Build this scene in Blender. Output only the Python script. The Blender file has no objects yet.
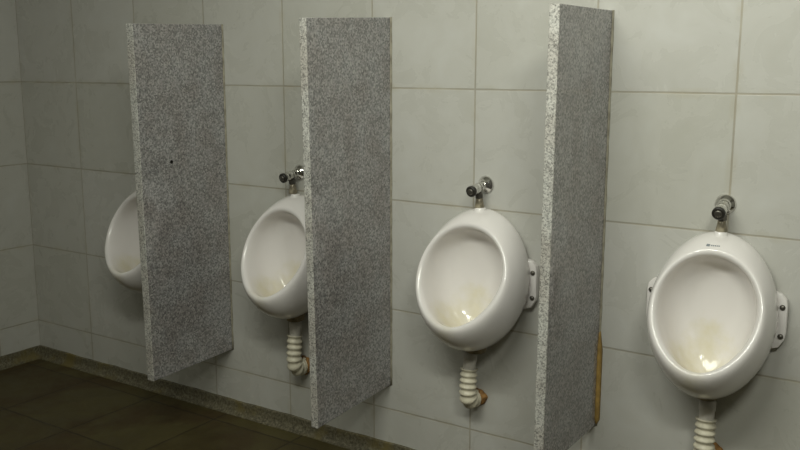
import bpy, bmesh, math, random
from mathutils import Matrix, Vector
random.seed(4)
T = 0.41          # height of one wall tile in metres; layout below is written in tile units
TW = 1.0478       # tile width in tile units
ZF = 3.48         # floor lies this many tiles under the upper joint line
def W(x, y, r): return Vector((x*T, y*T, (r+ZF)*T))

scene = bpy.context.scene
COL = scene.collection
# ------------------------------------------------------------------ camera
cam_d = bpy.data.cameras.new('camera'); cam = bpy.data.objects.new('camera', cam_d); COL.objects.link(cam)
scene.camera = cam
cam_d.sensor_width = 36; cam_d.sensor_fit = 'HORIZONTAL'; cam_d.lens = 890.95/800*36
cam_d.clip_start = 0.02
a, b, c = 0.585355, -0.176129, -0.000861
R = Matrix.Rotation(a, 3, 'Z') @ Matrix.Rotation(b, 3, 'X') @ Matrix.Rotation(c, 3, 'Y')
right, fwd, up = R.col[0], R.col[1], R.col[2]
M = Matrix((right, up, -fwd)).transposed().to_4x4()
M.translation = W(9.91473, -6.60609, 0.188088)
cam.matrix_world = M
# ------------------------------------------------------------------ world, lights, exposure
world = bpy.data.worlds.new('world'); scene.world = world; world.use_nodes = True
world.node_tree.nodes['Background'].inputs[0].default_value = (0.5, 0.52, 0.5, 1)
world.node_tree.nodes['Background'].inputs[1].default_value = 0.05
def area_light(name, loc, target, sx, sy, power, color, spread=180):
    l = bpy.data.lights.new(name, 'AREA'); l.shape = 'RECTANGLE'; l.size = sx; l.size_y = sy
    l.energy = power; l.color = color; l.spread = math.radians(spread)
    o = bpy.data.objects.new(name, l); COL.objects.link(o); o.location = loc
    o.rotation_euler = (Vector(target)-Vector(loc)).to_track_quat('-Z', 'Y').to_euler()
    return o
LC = W(7.3, -4.9, 2.75)      # strip lamp in front of the urinals, tipped towards their wall
area_light('ceiling_strip_light', LC, W(7.5, 0, 0.3), 1.2, 0.25, 9.2, (0.985, 1.0, 0.885), 160)
LA = W(10.6, -5.6, 2.8)      # second strip near the entrance
area_light('entrance_strip_light', LA, W(8.8, 0, 0.6), 0.6, 0.15, 4.6, (0.985, 1.0, 0.885), 125)
LB = W(4.6, -5.4, 2.98)      # added fill that lifts the corner end and floor, no known lamp
area_light('corner_fill_light', LB, LB-Vector((0, 0, 1)), 1.2, 0.12, 4.4, (0.985, 1.0, 0.885))
scene.view_settings.view_transform = 'Standard'
scene.view_settings.look = 'None'
scene.view_settings.gamma = 1
scene.view_settings.use_curve_mapping = False
scene.view_settings.exposure = 1.31

# ------------------------------------------------------------------ material helpers
class NB:
    def __init__(s, name):
        s.m = bpy.data.materials.new(name); s.m.use_nodes = True
        s.t = s.m.node_tree; s.b = s.t.nodes['Principled BSDF']
        s.tc = s.t.nodes.new('ShaderNodeTexCoord')
    def n(s, typ, **kw):
        nd = s.t.nodes.new(typ)
        for k, v in kw.items(): setattr(nd, k, v)
        return nd
    def l(s, o, i): s.t.links.new(o, i)
    def val(s, x, sock):
        if isinstance(x, (int, float)): sock.default_value = x
        else: s.l(x, sock)
    def math(s, op, x, y=0.0, z=0.0, clamp=False):
        nd = s.n('ShaderNodeMath', operation=op, use_clamp=clamp)
        s.val(x, nd.inputs[0]); s.val(y, nd.inputs[1])
        if op in ('MULTIPLY_ADD', 'SMOOTH_MIN', 'COMPARE'): s.val(z, nd.inputs[2])
        return nd.outputs[0]
    def noise(s, scale, detail=2.0, rough=0.5, vec=None, dist=0.0):
        nd = s.n('ShaderNodeTexNoise'); nd.inputs['Scale'].default_value = scale
        nd.inputs['Detail'].default_value = detail; nd.inputs['Roughness'].default_value = rough
        nd.inputs['Distortion'].default_value = dist
        s.l(vec if vec is not None else s.tc.outputs['Object'], nd.inputs['Vector'])
        return nd.outputs['Fac']
    def ramp(s, fac, stops, interp='LINEAR'):
        nd = s.n('ShaderNodeValToRGB'); cr = nd.color_ramp; cr.interpolation = interp
        while len(cr.elements) < len(stops): cr.elements.new(0.5)
        for e, (p, col) in zip(cr.elements, stops):
            e.position = p; e.color = (*col, 1) if len(col) == 3 else col
        s.l(fac, nd.inputs[0]); return nd.outputs[0]
    def mix(s, f, x, y, typ='MIX'):
        nd = s.n('ShaderNodeMix', data_type='RGBA', blend_type=typ)
        s.val(f, nd.inputs[0])
        for v, i in ((x, 6), (y, 7)):
            if isinstance(v, tuple): nd.inputs[i].default_value = (*v, 1)
            else: s.l(v, nd.inputs[i])
        return nd.outputs[2]
    def smooth(s, x, lo, hi, a=0.0, b=1.0):
        nd = s.n('ShaderNodeMapRange', interpolation_type='SMOOTHSTEP')
        s.val(x, nd.inputs[0])
        for i, v in enumerate((lo, hi, a, b)): nd.inputs[i+1].default_value = v
        return nd.outputs[0]
    def bump(s, h, strength, dist=0.001):
        nd = s.n('ShaderNodeBump'); nd.inputs['Strength'].default_value = strength
        nd.inputs['Distance'].default_value = dist; s.l(h, nd.inputs['Height'])
        s.l(nd.outputs[0], s.b.inputs['Normal'])
    def color(s, c): s.val2(c, 'Base Color')
    def rough(s, c): s.val2(c, 'Roughness')
    def val2(s, c, k):
        i = s.b.inputs[k]
        if isinstance(c, tuple): i.default_value = (*c, 1)
        elif isinstance(c, (int, float)): i.default_value = c
        else: s.l(c, i)

def simple(name, col, rough=0.5, metal=0.0, var=0.0, scale=20):
    m = NB(name)
    if var > 0:
        f = m.noise(scale, 4, 0.6)
        m.color(m.mix(m.smooth(f, 0.35, 0.65), tuple(x*(1-var) for x in col), tuple(min(1, x*(1+var)) for x in col)))
    else: m.color(col)
    m.rough(rough); m.b.inputs['Metallic'].default_value = metal
    return m.m

def tile_wall(name, axis, offset):
    """glazed ceramic wall tiles; joints measured along axis ('X' or 'Y') and z, object space = world space"""
    m = NB(name)
    sp = m.n('ShaderNodeSeparateXYZ'); m.l(m.tc.outputs['Object'], sp.inputs[0])
    u = m.math('DIVIDE', m.math('SUBTRACT', sp.outputs[axis], offset*T), TW*T)
    v0 = m.math('SUBTRACT', m.math('DIVIDE', sp.outputs['Z'], T), ZF)
    # the third course was laid a little low
    shift = m.math('MULTIPLY', m.math('LESS_THAN', m.math('ABSOLUTE', m.math('ADD', v0, 2.0)), 0.5), 0.022)
    v = m.math('ADD', v0, shift)
    wob = m.math('MULTIPLY', m.math('SUBTRACT', m.noise(9, 3, 0.6), 0.5), 0.006)
    def joint(t, w):
        tt = m.math('ADD', t, wob)
        fr = m.math('SUBTRACT', m.math('FRACT', m.math('ADD', tt, 0.5)), 0.5)
        return m.smooth(m.math('ABSOLUTE', fr), w*0.45, w, 1.0, 0.0)
    ju, jv = joint(u, 0.0095), joint(v, 0.0095)
    j = m.math('MAXIMUM', ju, jv)
    cb = m.n('ShaderNodeCombineXYZ')
    m.l(m.math('FLOOR', u), cb.inputs[0]); m.l(m.math('FLOOR', v), cb.inputs[1])
    wn = m.n('ShaderNodeTexWhiteNoise', noise_dimensions='3D'); m.l(cb.outputs[0], wn.inputs['Vector'])
    # cloudy glaze, shifted for every tile
    sh = m.n('ShaderNodeVectorMath', operation='MULTIPLY_ADD')
    m.l(wn.outputs['Color'], sh.inputs[0]); sh.inputs[1].default_value = (9, 9, 9); m.l(m.tc.outputs['Object'], sh.inputs[2])
    cl = m.noise(7, 5, 0.6, sh.outputs[0], 0.6)
    base = m.ramp(cl, [(0.3, (0.50, 0.495, 0.455)), (0.55, (0.53, 0.525, 0.49)), (0.75, (0.555, 0.555, 0.525))])
    tint = m.mix(m.smooth(wn.outputs['Value'], 0, 1), (0.96, 0.96, 0.94), (1.02, 1.02, 1.03))
    base = m.mix(1.0, base, tint, 'MULTIPLY')
    jc = m.ramp(m.noise(6, 3, 0.6), [(0.35, (0.17, 0.135, 0.075)), (0.55, (0.25, 0.20, 0.11)), (0.7, (0.34, 0.30, 0.20))])
    # smudgy film around the joints
    film = m.math('MULTIPLY', m.math('MAXIMUM', joint(u, 0.05), joint(v, 0.05)), m.smooth(m.noise(11, 3), 0.45, 0.7, 0, 0.22))
    base = m.mix(film, base, (0.40, 0.36, 0.24))
    m.color(m.mix(m.math('MULTIPLY', j, 0.52), base, jc))
    m.rough(m.math('ADD', m.math('MULTIPLY', j, 0.4), m.smooth(cl, 0.2, 0.8, 0.22, 0.36)))
    h = m.math('SUBTRACT', m.math('MULTIPLY', m.noise(3.0, 2), 0.6), j)
    m.bump(h, 0.35, 0.002)
    return m.m

def mat_floor():
    m = NB('floor_tile_material')
    sp = m.n('ShaderNodeSeparateXYZ'); m.l(m.tc.outputs['Object'], sp.inputs[0])
    wob = m.math('MULTIPLY', m.math('SUBTRACT', m.noise(14, 3, 0.6), 0.5), 0.02)
    def joint(ax, off):
        u = m.math('ADD', m.math('DIVIDE', m.math('SUBTRACT', sp.outputs[ax], off*T), TW*T), wob)
        fr = m.math('SUBTRACT', m.math('FRACT', m.math('ADD', u, 0.5)), 0.5)
        return m.smooth(m.math('ABSOLUTE', fr), 0.006, 0.014, 1, 0), u
    jx, ux = joint('X', 1.27); jy, uy = joint('Y', -1.32)
    j = m.math('MAXIMUM', jx, jy)
    cb = m.n('ShaderNodeCombineXYZ'); m.l(m.math('FLOOR', ux), cb.inputs[0]); m.l(m.math('FLOOR', uy), cb.inputs[1])
    wn = m.n('ShaderNodeTexWhiteNoise', noise_dimensions='3D'); m.l(cb.outputs[0], wn.inputs['Vector'])
    f = m.noise(5, 6, 0.65)
    base = m.ramp(f, [(0.3, (0.044, 0.030, 0.007)), (0.5, (0.078, 0.062, 0.018)), (0.72, (0.115, 0.098, 0.036))])
    base = m.mix(0.5, base, m.mix(wn.outputs['Value'], (0.040, 0.028, 0.007), (0.085, 0.075, 0.026)))
    wet = m.smooth(m.noise(2.6, 5, 0.62), 0.48, 0.62, 0, 0.75)   # brown grime left by water
    base = m.mix(wet, base, (0.050, 0.030, 0.008))
    m.color(m.mix(m.math('MULTIPLY', j, 0.8), base, (0.022, 0.015, 0.006)))
    m.rough(m.smooth(f, 0.3, 0.7, 0.45, 0.7))
    m.bump(m.math('SUBTRACT', m.noise(30, 4), j), 0.3, 0.002)
    return m.m

def mat_granite(name, light):
    m = NB(name)
    v = m.n('ShaderNodeTexVoronoi', feature='F1'); v.inputs['Scale'].default_value = 260 if light else 170
    m.l(m.tc.outputs['Object'], v.inputs['Vector'])
    sp = m.n('ShaderNodeSeparateColor'); m.l(v.outputs['Color'], sp.inputs[0])
    n1 = m.noise(110, 3, 0.7)
    g = m.math('ADD', m.math('MULTIPLY', sp.outputs[0], 0.6), m.math('MULTIPLY', n1, 0.4))
    if light:
        st = [(0.15, (0.15, 0.15, 0.14)), (0.33, (0.32, 0.32, 0.30)), (0.5, (0.48, 0.48, 0.45)), (0.75, (0.64, 0.64, 0.60))]
    else:
        st = [(0.15, (0.145, 0.145, 0.148)), (0.36, (0.24, 0.24, 0.242)), (0.6, (0.345, 0.34, 0.342)), (0.8, (0.47, 0.465, 0.46))]
    c = m.ramp(g, st)
    big = m.noise(7, 3)
    c = m.mix(m.smooth(big, 0.35, 0.65), c, m.mix(1.0, c, (0.86, 0.82, 0.80), 'MULTIPLY'))
    m.color(c)
    m.rough(0.5 if light else 0.06)
    if light: m.bump(n1, 0.4, 0.001)
    else: m.b.inputs['IOR'].default_value = 1.78
    return m.m

def mat_porcelain():
    m = NB('porcelain_material')
    sp = m.n('ShaderNodeSeparateXYZ'); m.l(m.tc.outputs['Object'], sp.inputs[0])
    # local origin: on the wall at the urinal's axis, z=0 at the inlet. yellow scale in the bowl above the outlet
    def sq(o, c0, w):
        d = m.math('DIVIDE', m.math('SUBTRACT', o, c0), w); return m.math('MULTIPLY', d, d)
    r2 = m.math('ADD', m.math('ADD', sq(sp.outputs['X'], -0.012, 0.095), sq(sp.outputs['Y'], -0.13, 0.14)), sq(sp.outputs['Z'], -0.36, 0.13))
    nz = m.math('MULTIPLY', m.math('SUBTRACT', m.noise(16, 4, 0.6), 0.5), 1.6)
    st = m.smooth(m.math('ADD', r2, nz), 0.1, 1.3, 0.62, 0.0)
    # inlet dribble in the middle of the back
    film = m.smooth(m.noise(9, 4, 0.6), 0.45, 0.75, 0, 0.25)
    c = m.mix(film, (0.83, 0.80, 0.785), (0.74, 0.71, 0.66))
    m.color(m.mix(st, c, (0.66, 0.60, 0.37)))
    m.rough(m.smooth(m.noise(12, 3), 0.3, 0.7, 0.14, 0.24))
    m.b.inputs['Coat Weight'].default_value = 0.3; m.b.inputs['Coat Roughness'].default_value = 0.06
    return m.m

M_BACK = tile_wall('wall_tile_back_material', 'X', 0.0)
M_SIDE = tile_wall('wall_tile_side_material', 'Y', -0.55)
M_FLOOR = mat_floor()
M_CEIL = simple('ceiling_paint_material', (0.6, 0.6, 0.56), 0.8, var=0.05, scale=3)
M_GRAN = mat_granite('polished_granite_material', False)
M_GEDGE = mat_granite('sawn_granite_material', True)
M_PORC = mat_porcelain()
M_CHROME = simple('chrome_material', (0.72, 0.71, 0.68), 0.10, 1.0, var=0.15, scale=60)
M_DARK = simple('rubber_and_hole_shade_material', (0.022, 0.02, 0.016), 0.4)
M_BRASS = simple('limescaled_pipe_material', (0.33, 0.29, 0.21), 0.4, 0.35, var=0.3, scale=50)
M_HOSE = simple('cream_plastic_material', (0.66, 0.62, 0.49), 0.42, var=0.13, scale=30)
M_COLLAR = simple('grey_white_plastic_material', (0.60, 0.575, 0.53), 0.35, var=0.12, scale=30)
M_RUST = simple('rust_brown_mastic_material', (0.26, 0.135, 0.04), 0.75, var=0.45, scale=45)
M_OUTLET = simple('stained_outlet_material', (0.20, 0.16, 0.09), 0.5, var=0.4, scale=50)
M_MUSTARD = simple('mustard_sealant_material', (0.36, 0.23, 0.065), 0.6, var=0.25, scale=25)
M_BEIGE = simple('beige_grout_material', (0.30, 0.28, 0.215), 0.7, var=0.25, scale=25)
M_SCREW = simple('screw_metal_material', (0.16, 0.15, 0.13), 0.4, 0.8)
M_LOGO = simple('blue_grey_print_material', (0.24, 0.27, 0.29), 0.4)
def mat_cove():
    m = NB('speckled_cove_material')
    f = m.noise(90, 4, 0.7); g = m.noise(6, 4, 0.6)
    c = m.ramp(f, [(0.35, (0.055, 0.048, 0.028)), (0.5, (0.125, 0.112, 0.07)), (0.66, (0.22, 0.20, 0.135))])
    m.color(m.mix(m.smooth(g, 0.5, 0.7), c, (0.15, 0.12, 0.04))); m.rough(0.6)
    return m.m
M_COVE = mat_cove()

# ------------------------------------------------------------------ mesh helpers
def obj(name, bm, mats, parent=None, smooth=True, loc=None):
    me = bpy.data.meshes.new(name)
    bmesh.ops.recalc_face_normals(bm, faces=bm.faces)
    bm.to_mesh(me); bm.free()
    for mt in (mats if isinstance(mats, (list, tuple)) else [mats]): me.materials.append(mt)
    if smooth:
        for p in me.polygons: p.use_smooth = True
    o = bpy.data.objects.new(name, me); COL.objects.link(o)
    if parent: o.parent = parent
    if loc is not None: o.location = loc
    return o
def box(bm, lo, hi, mi=0, skip=()):
    vs = [bm.verts.new((x, y, z)) for x in (lo[0], hi[0]) for y in (lo[1], hi[1]) for z in (lo[2], hi[2])]
    F = [(0,1,3,2), (4,6,7,5), (0,4,5,1), (2,3,7,6), (0,2,6,4), (1,5,7,3)]
    out = []
    for f in F:
        fc = bm.faces.new([vs[i] for i in f]); fc.material_index = mi; out.append(fc)
    return out
def bevel(bm, w, seg=2):
    bmesh.ops.bevel(bm, geom=bm.edges[:], offset=w, segments=seg, profile=0.5, affect='EDGES')
def loft(bm, rings, cap0=True, cap1=True, mi=0):
    R_ = [[bm.verts.new(p) for p in r] for r in rings]; n = len(R_[0])
    for i in range(len(R_)-1):
        for k in range(n):
            f = bm.faces.new((R_[i][k], R_[i][(k+1)%n], R_[i+1][(k+1)%n], R_[i+1][k])); f.material_index = mi
    if cap0: bm.faces.new(R_[0])
    if cap1: bm.faces.new(R_[-1])
def ring_at(p, d, r, n=28):
    d = Vector(d).normalized(); u = Vector((1, 0, 0))
    if abs(d.dot(u)) > 0.9: u = Vector((0, 1, 0))
    u = (u - d*u.dot(d)).normalized(); v = d.cross(u)
    return [Vector(p)+u*r*math.cos(2*math.pi*k/n)+v*r*math.sin(2*math.pi*k/n) for k in range(n)]
def lathe(bm, p0, p1, prof, n=28, mi=0):
    """prof: list of (t along p0->p1, radius)"""
    p0, p1 = Vector(p0), Vector(p1); d = p1-p0
    loft(bm, [ring_at(p0+d*t, d, max(r, 1e-5), n) for t, r in prof], mi=mi)
def thing(name, label, cat, loc, group=None, rotz=0):
    o = bpy.data.objects.new(name, None); o.empty_display_size = 0.05; COL.objects.link(o)
    o.location = loc; o.rotation_euler = (0, 0, rotz); o['label'] = label; o['category'] = cat
    if group: o['group'] = group
    return o
def dup(root, loc, label, rotz=0, scale=(1, 1, 1)):
    r = root.copy(); COL.objects.link(r); r.location = loc; r.scale = scale; r.rotation_euler = (0, 0, rotz); r['label'] = label
    for ch in list(root.children):
        cc = ch.copy(); COL.objects.link(cc); cc.parent = r
        for g in list(ch.children):
            d = g.copy(); COL.objects.link(d); d.parent = cc
    return r
def struct(name, bm, mats, smooth=False):
    o = obj(name, bm, mats, smooth=smooth); o['kind'] = 'structure'; return o

# ------------------------------------------------------------------ the room
XR, YB, HC = 15.0*T, -9.0*T, (3.1+ZF)*T
th = 0.12
bm = bmesh.new(); box(bm, (-th, 0, 0), (XR+th, th, HC)); struct('wall_back', bm, M_BACK)
bm = bmesh.new(); box(bm, (-th, YB, 0), (0, 0, HC)); struct('wall_left', bm, M_SIDE)
bm = bmesh.new(); box(bm, (XR, YB, 0), (XR+th, 0, HC)); struct('wall_right', bm, M_SIDE)
bm = bmesh.new(); box(bm, (-th, YB-th, 0), (XR+th, YB, HC)); struct('wall_front', bm, M_BACK)
bm = bmesh.new(); box(bm, (-th, YB-th, -0.1), (XR+th, th, 0)); struct('floor', bm, M_FLOOR)
bm = bmesh.new(); box(bm, (-th, YB-th, HC), (XR+th, th, HC+0.1)); struct('ceiling', bm, M_CEIL)

def cove_profile(h, n=8):
    # rises from the floor in a hollow curve and ends in a thin lip against the wall: (distance from wall, height)
    pts = [(0.0, 0.0), (0.036, 0.0)]
    for k in range(n+1):
        t = k/n*math.pi/2
        pts.append((0.036-0.025*math.sin(t), 0.002+(h*0.72)*(1-math.cos(t))))
    pts += [(0.010, h-0.003), (0.008, h), (0.0, h)]
    return pts
HB = 0.145*T
def cove(name, length, place):
    pr = cove_profile(HB); bm = bmesh.new(); rings = []
    N = int(length/0.05)
    for i in range(N+1):
        s = i/N*length
        j = 0.0012*math.sin(i*1.7)+0.0012*math.sin(i*0.61)
        rings.append([place(s, d, z+(j if z > 0.01 else 0)) for d, z in pr])
    loft(bm, rings); struct(name, bm, M_COVE, smooth=False)
cove('baseboard_back', XR, lambda s, d, z: (max(s, d), -d, z))
cove('baseboard_left', -YB, lambda s, d, z: (d, -max(s, d), z))

# ------------------------------------------------------------------ granite partitions
def cut_hole(o, p, d, r, depth):
    bm = bmesh.new(); p = Vector(p); d = Vector(d)
    rings = [ring_at(p+d*depth*t, d, r*(1+0.15*math.sin(3*t)), 16) for t in (-0.5, 0.2, 1.0)]
    loft(bm, rings)
    bmesh.ops.recalc_face_normals(bm, faces=bm.faces)
    me = bpy.data.meshes.new('tool'); bm.to_mesh(me); bm.free()
    me.materials.append(M_DARK)  # hole lined near-black: its inner shade is put into the colour
    t = bpy.data.objects.new('tool', me); COL.objects.link(t); t.parent = o.parent
    md = o.modifiers.new('hole', 'BOOLEAN'); md.operation = 'DIFFERENCE'; md.object = t; md.solver = 'EXACT'
    try: md.material_mode = 'TRANSFER'
    except Exception: pass
    bpy.context.view_layer.update()
    dg = bpy.context.evaluated_depsgraph_get()
    nm = bpy.data.meshes.new_from_object(o.evaluated_get(dg), depsgraph=dg)
    o.modifiers.clear(); old = o.data; nm.name = old.name; o.data = nm
    bpy.data.objects.remove(t)
def partition(xr, xl, depth, rt, rb, label, hole=None, strip=None, shear=0.0, taper=0.0):
    root = thing('granite_partition', label, 'partition', W(xr, 0, rb), 'granite partitions between the urinals')
    w = (xr-xl)*T; D = depth*T; H = (rt-rb)*T
    bm = bmesh.new(); box(bm, (-w, -D, 0), (0, 0, H))
    bevel(bm, 0.003, 2)
    for f in bm.faces:
        if f.normal.y < -0.5 or abs(f.normal.z) > 0.5 : f.material_index = 1
        if f.normal.x > 0.2 and abs(f.normal.z) < .1 and f.normal.y < -0.2: f.material_index = 1
    for v_ in bm.verts:          # hand-cut: the slab is slightly out of square
        f_ = -v_.co.y/D
        v_.co.y *= 1-taper*(v_.co.z/H)
        v_.co.z -= shear*f_*T
    slab = obj('slab', bm, [M_GRAN, M_GEDGE], root, smooth=False)
    if hole: cut_hole(slab, (0, hole[0]*T, (hole[1]-rb)*T), (-1, 0, 0), 0.0078, 0.016)
    bm = bmesh.new()      # grout bead along the wall
    rings = []
    N = 30
    for i in range(N+1):
        z = H*i/N; j = 0.0008*math.sin(i*2.3)
        rings.append([(0, 0, z), (0, -0.0055-j, z), (0.0022, -0.0046-j, z), (0.0048+j, -0.002, z), (0.0055+j, 0, z)])
    loft(bm, rings); g = obj('grout_bead', bm, M_BEIGE, root)
    if strip:
        bm = bmesh.new(); rings = []
        z0, z1 = strip
        for i in range(N+1):
            z = z0+(z1-z0)*i/N; q = min(1, i/2, (N-i)/8+0.12); j = 0.001*math.sin(i*1.9)
            rings.append([(0, -0.0005, z), (0, -0.014*q-j, z), (0.006*q, -0.013*q-j, z), (0.011*q+j, -0.008*q-.001, z), (0.0125*q+.001, -0.0005, z)])
        loft(bm, rings); g = obj('sealant_strip', bm, M_MUSTARD, root); g['label'] = 'mustard yellow sealant strip along the lower wall edge'
    return root
partition(3.405, 3.317, 1.085, 0.600, -2.775, 'speckled grey granite partition nearest the room corner, with a small dark drilled hole', hole=(-0.737, -0.713), shear=.035, taper=-.04)
partition(5.438, 5.368, 1.10, 0.612, -2.755, 'speckled grey granite partition between the half-hidden urinal and the fully visible angled one', shear=.055, taper=-.06)
partition(7.452, 7.376, 1.035, 0.605, -2.690, 'granite partition with a mustard yellow sealant strip at its lower wall edge, rightmost and nearest', strip=(0.0, 0.84*T), shear=.005, taper=.05)

# ------------------------------------------------------------------ urinal
def urinal(label, loc, rotz):
    root = thing('urinal', label, 'urinal', loc, 'white wall-hung urinals', rotz)
    # ring table: y_top, y_bottom, z_top, z_bottom, half width, width bias (up +), pointedness at foot, y exponent
    K = [ (0.000, 0.000, -0.03, -1.06, .375, .00, .02, 1.3),
          (-.004, -.010, -0.02, -1.10, .42, .00, .02, 1.3),
          (-.040, -.110, -0.01, -1.17, .455, .00, .04, 1.3),
          (-.085, -.260, -0.02, -1.205, .468, .0, .06, 1.4),
          (-.135, -.400, -0.035, -1.165, .463, -.02, .08, 1.28),
          (-.180, -.505, -0.055, -1.090, .448, -.04, .10, 1.4),
          (-.215, -.575, -0.078, -1.010, .428, -.05, .10, 1.28),
          (-.238, -.608, -0.098, -0.955, .411, -.045, .11, 1.28),
          (-.248, -.612, -0.118, -0.925, .394, -.03, .12, 1.28),
          (-.246, -.600, -0.138, -0.907, .376, -.01, .14, 1.28),
          (-.232, -.578, -0.154, -0.905, .361, .01, .16, 1.28),
          (-.200, -.548, -0.166, -0.920, .350, .01, .16, 1.28),
          (-.130, -.480, -0.195, -0.965, .338, .06, .14, 1.4),
          (-.078, -.390, -0.260, -1.010, .315, .05, .10, 1.4),
          (-.052, -.300, -0.360, -1.050, .275, .03, .06, 1.3),
          (-.044, -.230, -0.500, -1.065, .215, .00, .02, 1.4),
          (-.044, -.180, -0.660, -1.065, .140, .00, .0, 1.6),
          (-.050, -.150, -0.820, -1.060, .065, .00, .0, 1.6)]
    n = 96; rings = []
    for yt, yb, zt, zb, hw, bias, pt, ex in K:
        r = []
        dy = 0.035*min(1, -yb/.5)
        for k in range(n):
            th_ = 2*math.pi*k/n
            u = (1-math.cos(th_))/2
            x = hw*math.sin(th_)*(1+bias*math.cos(th_))*(1-pt*u**3)
            r.append(Vector((x, yt-dy+(yb-yt)*u**ex, zt+(zb-zt)*u))*T)
        rings.append(r)
    bm = bmesh.new(); loft(bm, rings, cap0=True, cap1=True)
    bm.faces.ensure_lookup_table()
    bowl = obj('bowl', bm, M_PORC, root)
    md = bowl.modifiers.new('sub', 'SUBSURF'); md.levels = 1; md.render_levels = 1
    # inlet boss on the crown
    bm = bmesh.new()
    lathe(bm, Vector((0, -.095, -.06))*T, Vector((0, -.095, 0.0))*T, [(0, .075*T), (.35, .066*T), (.6, .052*T), (.85, .047*T), (.97, .043*T), (1, .036*T)])
    obj('inlet_boss', bm, M_PORC, root)
    # rust-stained outlet under the bowl
    bm = bmesh.new()
    lathe(bm, Vector((0, -.135, -1.10))*T, Vector((0, -.135, -1.25))*T, [(0, .10*T), (.5, .098*T), (.75, .092*T), (.95, .086*T), (1, .07*T)])
    g = obj('outlet_ring', bm, M_OUTLET, root); g['label'] = 'brown stained outlet ring under the bowl'
    # mounting ears
    for s in (-1, 1):
        bm = bmesh.new()
        pts = [(.37, -.39), (.455, -.415), (.492, -.455), (.500, -.50), (.500, -.70), (.492, -.745), (.455, -.805), (.37, -.83)]
        lo = [Vector((s*x, 0, z))*T for x, z in pts]; hi = [Vector((s*x, -.062, z))*T for x, z in pts]
        loft(bm, [lo, hi]); bevel(bm, 0.0025, 2)
        e = obj('mounting_ear', bm, M_PORC, root)
        for z in (-.508, -.720):
            bm = bmesh.new()
            lathe(bm, Vector((s*.468, -.058, z))*T, Vector((s*.468, -.078, z))*T, [(0, .020*T), (.5, .020*T), (.85, .014*T), (1, .004*T)], 16)
            obj('screw', bm, M_SCREW, e)
    return root
ZI = -0.972
def uz(x): return W(x, 0, ZI)
u4 = urinal('white urinal at the right edge, seen almost straight on with both mounting ears showing', uz(8.338), 0)
# faded maker's mark on the crown of the near one
bm = bmesh.new()
from mathutils.bvhtree import BVHTree
bowl_me = [c_ for c_ in u4.children if c_.name.startswith('bowl')][0].data
tree = BVHTree.FromPolygons([v_.co for v_ in bowl_me.vertices], [p_.vertices[:] for p_ in bowl_me.polygons])
for x0, x1, h in [(-.045, -.020, .020), (-.012, -.002, .010), (.002, .010, .011), (.014, .024, .010), (.028, .036, .011), (.040, .050, .010)]:
    base = Vector(((x0+x1)/2*T, -.3, -.082*T))
    hit, nrm, _, _ = tree.ray_cast(base, Vector((0, 1, 0)))
    vs = box(bm, (-(x1-x0)/2*T, -h/2*T, -.0004), ((x1-x0)/2*T, h/2*T, .0007))
    q = nrm.to_track_quat('Z', 'Y')
    for v_ in {v_ for f_ in vs for v_ in f_.verts}: v_.co = hit+q@v_.co
mk = obj('printed_mark', bm, M_LOGO, u4, smooth=False); mk.rotation_euler.z = math.radians(2.0); mk['label'] = 'small faded blue-grey printed mark on the crown'
def dup_plain(root, *a):
    r = dup(root, *a)
    for ch in list(r.children):
        if ch.name.startswith('printed_mark'): bpy.data.objects.remove(ch)
    return r
dup_plain(u4, uz(6.405), 'whole white urinal turned slightly left between two granite partitions, one ear showing', 0, (1.025, 1, 1))
dup_plain(u4, uz(4.395)-Vector((0, 0, .045*T)), 'white urinal with its right side hidden behind the middle granite partition', 0, (.97, 1, 1))
dup_plain(u4, uz(2.41)-Vector((0, 0, .07*T)), 'white urinal nearest the corner, only a crescent showing past the first partition', 0)

for ch in u4.children:          # the bowl of the nearest one is a little narrower between its ears and turned a touch
    if not ch.name.startswith('mounting_ear'):
        ch.scale = (0.955, 1, 1); ch.rotation_euler.z = math.radians(2.6)
        if ch.name.startswith('bowl'): ch.location.x = 0.0035
        if ch.name.startswith('inlet_boss'): ch.location.x = 0.008
# ------------------------------------------------------------------ flush valves
def valve(label, loc, rotz=0):
    root = thing('flush_valve', label, 'flush valve', loc, 'chrome push valves over the urinals', rotz)
    V = lambda x, y, z: Vector((x, y, z))*T
    bm = bmesh.new()
    lathe(bm, V(0, 0, 0), V(0, -.06, 0), [(0, .074*T), (.12, .075*T), (.3, .068*T), (.55, .050*T), (.8, .038*T), (1, .034*T)], 32)
    obj('wall_flange', bm, M_CHROME, root)
    bm = bmesh.new()
    lathe(bm, V(0, -.045, 0), V(0, -.212, -.034), [(0, .030*T), (.08, .036*T), (.2, .037*T), (.24, .031*T), (.36, .031*T), (.4, .041*T), (.75, .043*T), (.8, .037*T), (.86, .043*T), (1, .043*T)], 32)
    body = obj('valve_body', bm, M_CHROME, root)
    bm = bmesh.new()
    lathe(bm, V(0, -.206, -.033), V(0, -.236, -.039), [(0, .043*T), (.1, .046*T), (.8, .046*T), (.95, .042*T), (1, .036*T)], 32)
    obj('button_ring', bm, M_DARK, root)
    bm = bmesh.new()
    lathe(bm, V(0, -.232, -.038), V(0, -.243, -.0405), [(0, .027*T), (.7, .026*T), (1, .018*T)], 24)
    obj('push_button', bm, M_SCREW, root)
    bm = bmesh.new()
    lathe(bm, V(0, -.108, -.03), V(0, -.100, -.105), [(0, .026*T), (.4, .024*T), (.5, .034*T), (.95, .034*T), (1, .028*T)], 6)
    obj('hex_nut', bm, M_SCREW, root, smooth=False)
    bm = bmesh.new()
    lathe(bm, V(0, -.100, -.098), V(0, -.095, -.195), [(0, .027*T), (.3, .030*T), (.75, .040*T), (1, .042*T)], 28)
    g = obj('outlet_pipe', bm, M_BRASS, root); g['label'] = 'beige limescaled outlet pipe'
    return root
ZV = -0.79
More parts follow.
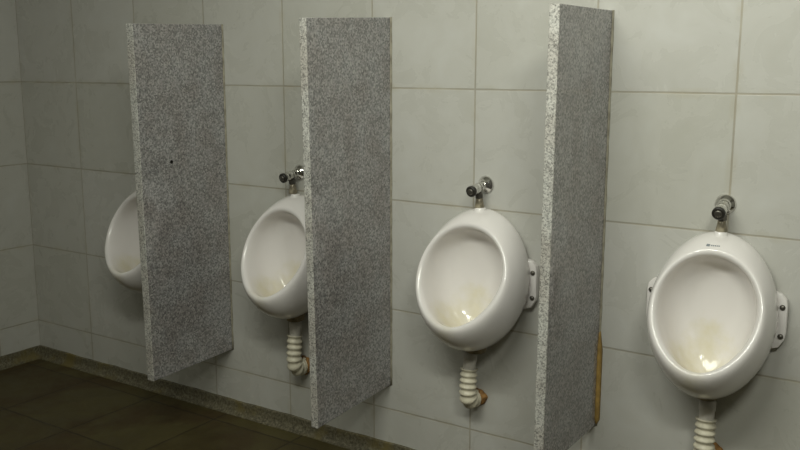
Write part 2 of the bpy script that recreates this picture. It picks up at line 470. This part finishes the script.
v = valve('chrome push valve above the rightmost urinal, pointing almost at the camera', W(8.36, 0, ZV), math.radians(2))
dup(v, W(6.405, 0, ZV), 'chrome push valve on the tile joint above the whole angled urinal', math.radians(-5))
dup(v, W(4.375, 0, ZV-.03), 'chrome push valve partly hidden by the left edge of the middle partition', math.radians(-6))
dup(v, W(2.41, 0, ZV-.07), 'chrome push valve over the corner urinal, behind the first partition', 0)

# ------------------------------------------------------------------ drain hoses
def bez(P, n):
    out = []
    for i in range(len(P)-1):
        p0 = P[max(i-1, 0)]; p1 = P[i]; p2 = P[i+1]; p3 = P[min(i+2, len(P)-1)]
        for k in range(n):
            t = k/n
            out.append(0.5*((2*p1)+(-p0+p2)*t+(2*p0-5*p1+4*p2-p3)*t*t+(-p0+3*p1-3*p2+p3)*t**3))
    out.append(P[-1]); return out
def hose(label, loc, rotz=0):
    # origin on the wall where the hose enters
    root = thing('drain_hose', label, 'drain pipe', loc, 'corrugated drain hoses under the urinals', rotz)
    bm = bmesh.new()
    lathe(bm, Vector((0, -.135, .432))*T, Vector((0, -.158, .265))*T, [(0, .050*T), (.03, .060*T), (.45, .060*T), (.5, .055*T), (.93, .056*T), (1, .05*T)], 32)
    g = obj('collar', bm, M_COLLAR, root); g['label'] = 'smooth greyish white collar'
    P = [Vector(p)*T for p in ((0, -.155, .29), (0, -.165, .19), (0, -.172, .09), (0, -.160, .025), (0, -.110, -.010), (0, -.050, -.012), (0, .0, -.012))]
    path = bez(P, 26)
    # arc length
    L = [0]
    for i in range(1, len(path)): L.append(L[-1]+(path[i]-path[i-1]).length)
    tot = L[-1]; pitch = 0.052*T; rings = []
    N = int(tot/pitch*8)
    j = 0
    for i in range(N+1):
        s = tot*i/N
        while j < len(L)-2 and L[j+1] < s: j += 1
        t = (s-L[j])/(L[j+1]-L[j]) if L[j+1] > L[j] else 0
        p = path[j].lerp(path[j+1], t)
        a_, b_ = path[max(j-2, 0)], path[min(j+3, len(path)-1)]
        ph = (s/pitch) % 1.0
        rr = (.069+.0085*math.cos(2*math.pi*ph))*T
        if s/tot > 0.85: rr *= 0.95
        rings.append(ring_at(p, b_-a_, rr, 28))
    bm = bmesh.new(); loft(bm, rings)
    obj('corrugated_tube', bm, M_HOSE, root)
    bm = bmesh.new(); rings = []
    prof = [(0, .092), (-.010, .092), (-.022, .088), (-.034, .078), (-.040, .060)]
    for y, r in [(y_, r_*.9) for y_, r_ in prof]:
        rings.append([Vector((r*(1+.10*math.sin(3*q+1)+.05*math.sin(7*q))*math.cos(q)+.012, y, -.012+r*(1+.10*math.sin(3*q+1)+.05*math.sin(7*q))*math.sin(q)))*T for q in [2*math.pi*k/48 for k in range(48)]])
    loft(bm, rings); g = obj('wall_seal', bm, M_RUST, root); g['label'] = 'rusty orange-brown seal around the wall outlet'
    return root
ZH = -2.665
h = hose('cream corrugated drain hose under the rightmost urinal, cut by the bottom of the view', W(8.355, 0, ZH), math.radians(1))
dup(h, W(6.355, 0, ZH), 'whole cream corrugated drain hose bending into a rusty wall seal', 0)
dup(h, W(4.40, 0, ZH-.08), 'cream corrugated drain hose beside the lower left edge of the middle partition', 0, (1, 1, 1.15))
dup(h, W(2.41, 0, ZH-.09), 'cream corrugated drain hose behind the first partition near the corner', 0)
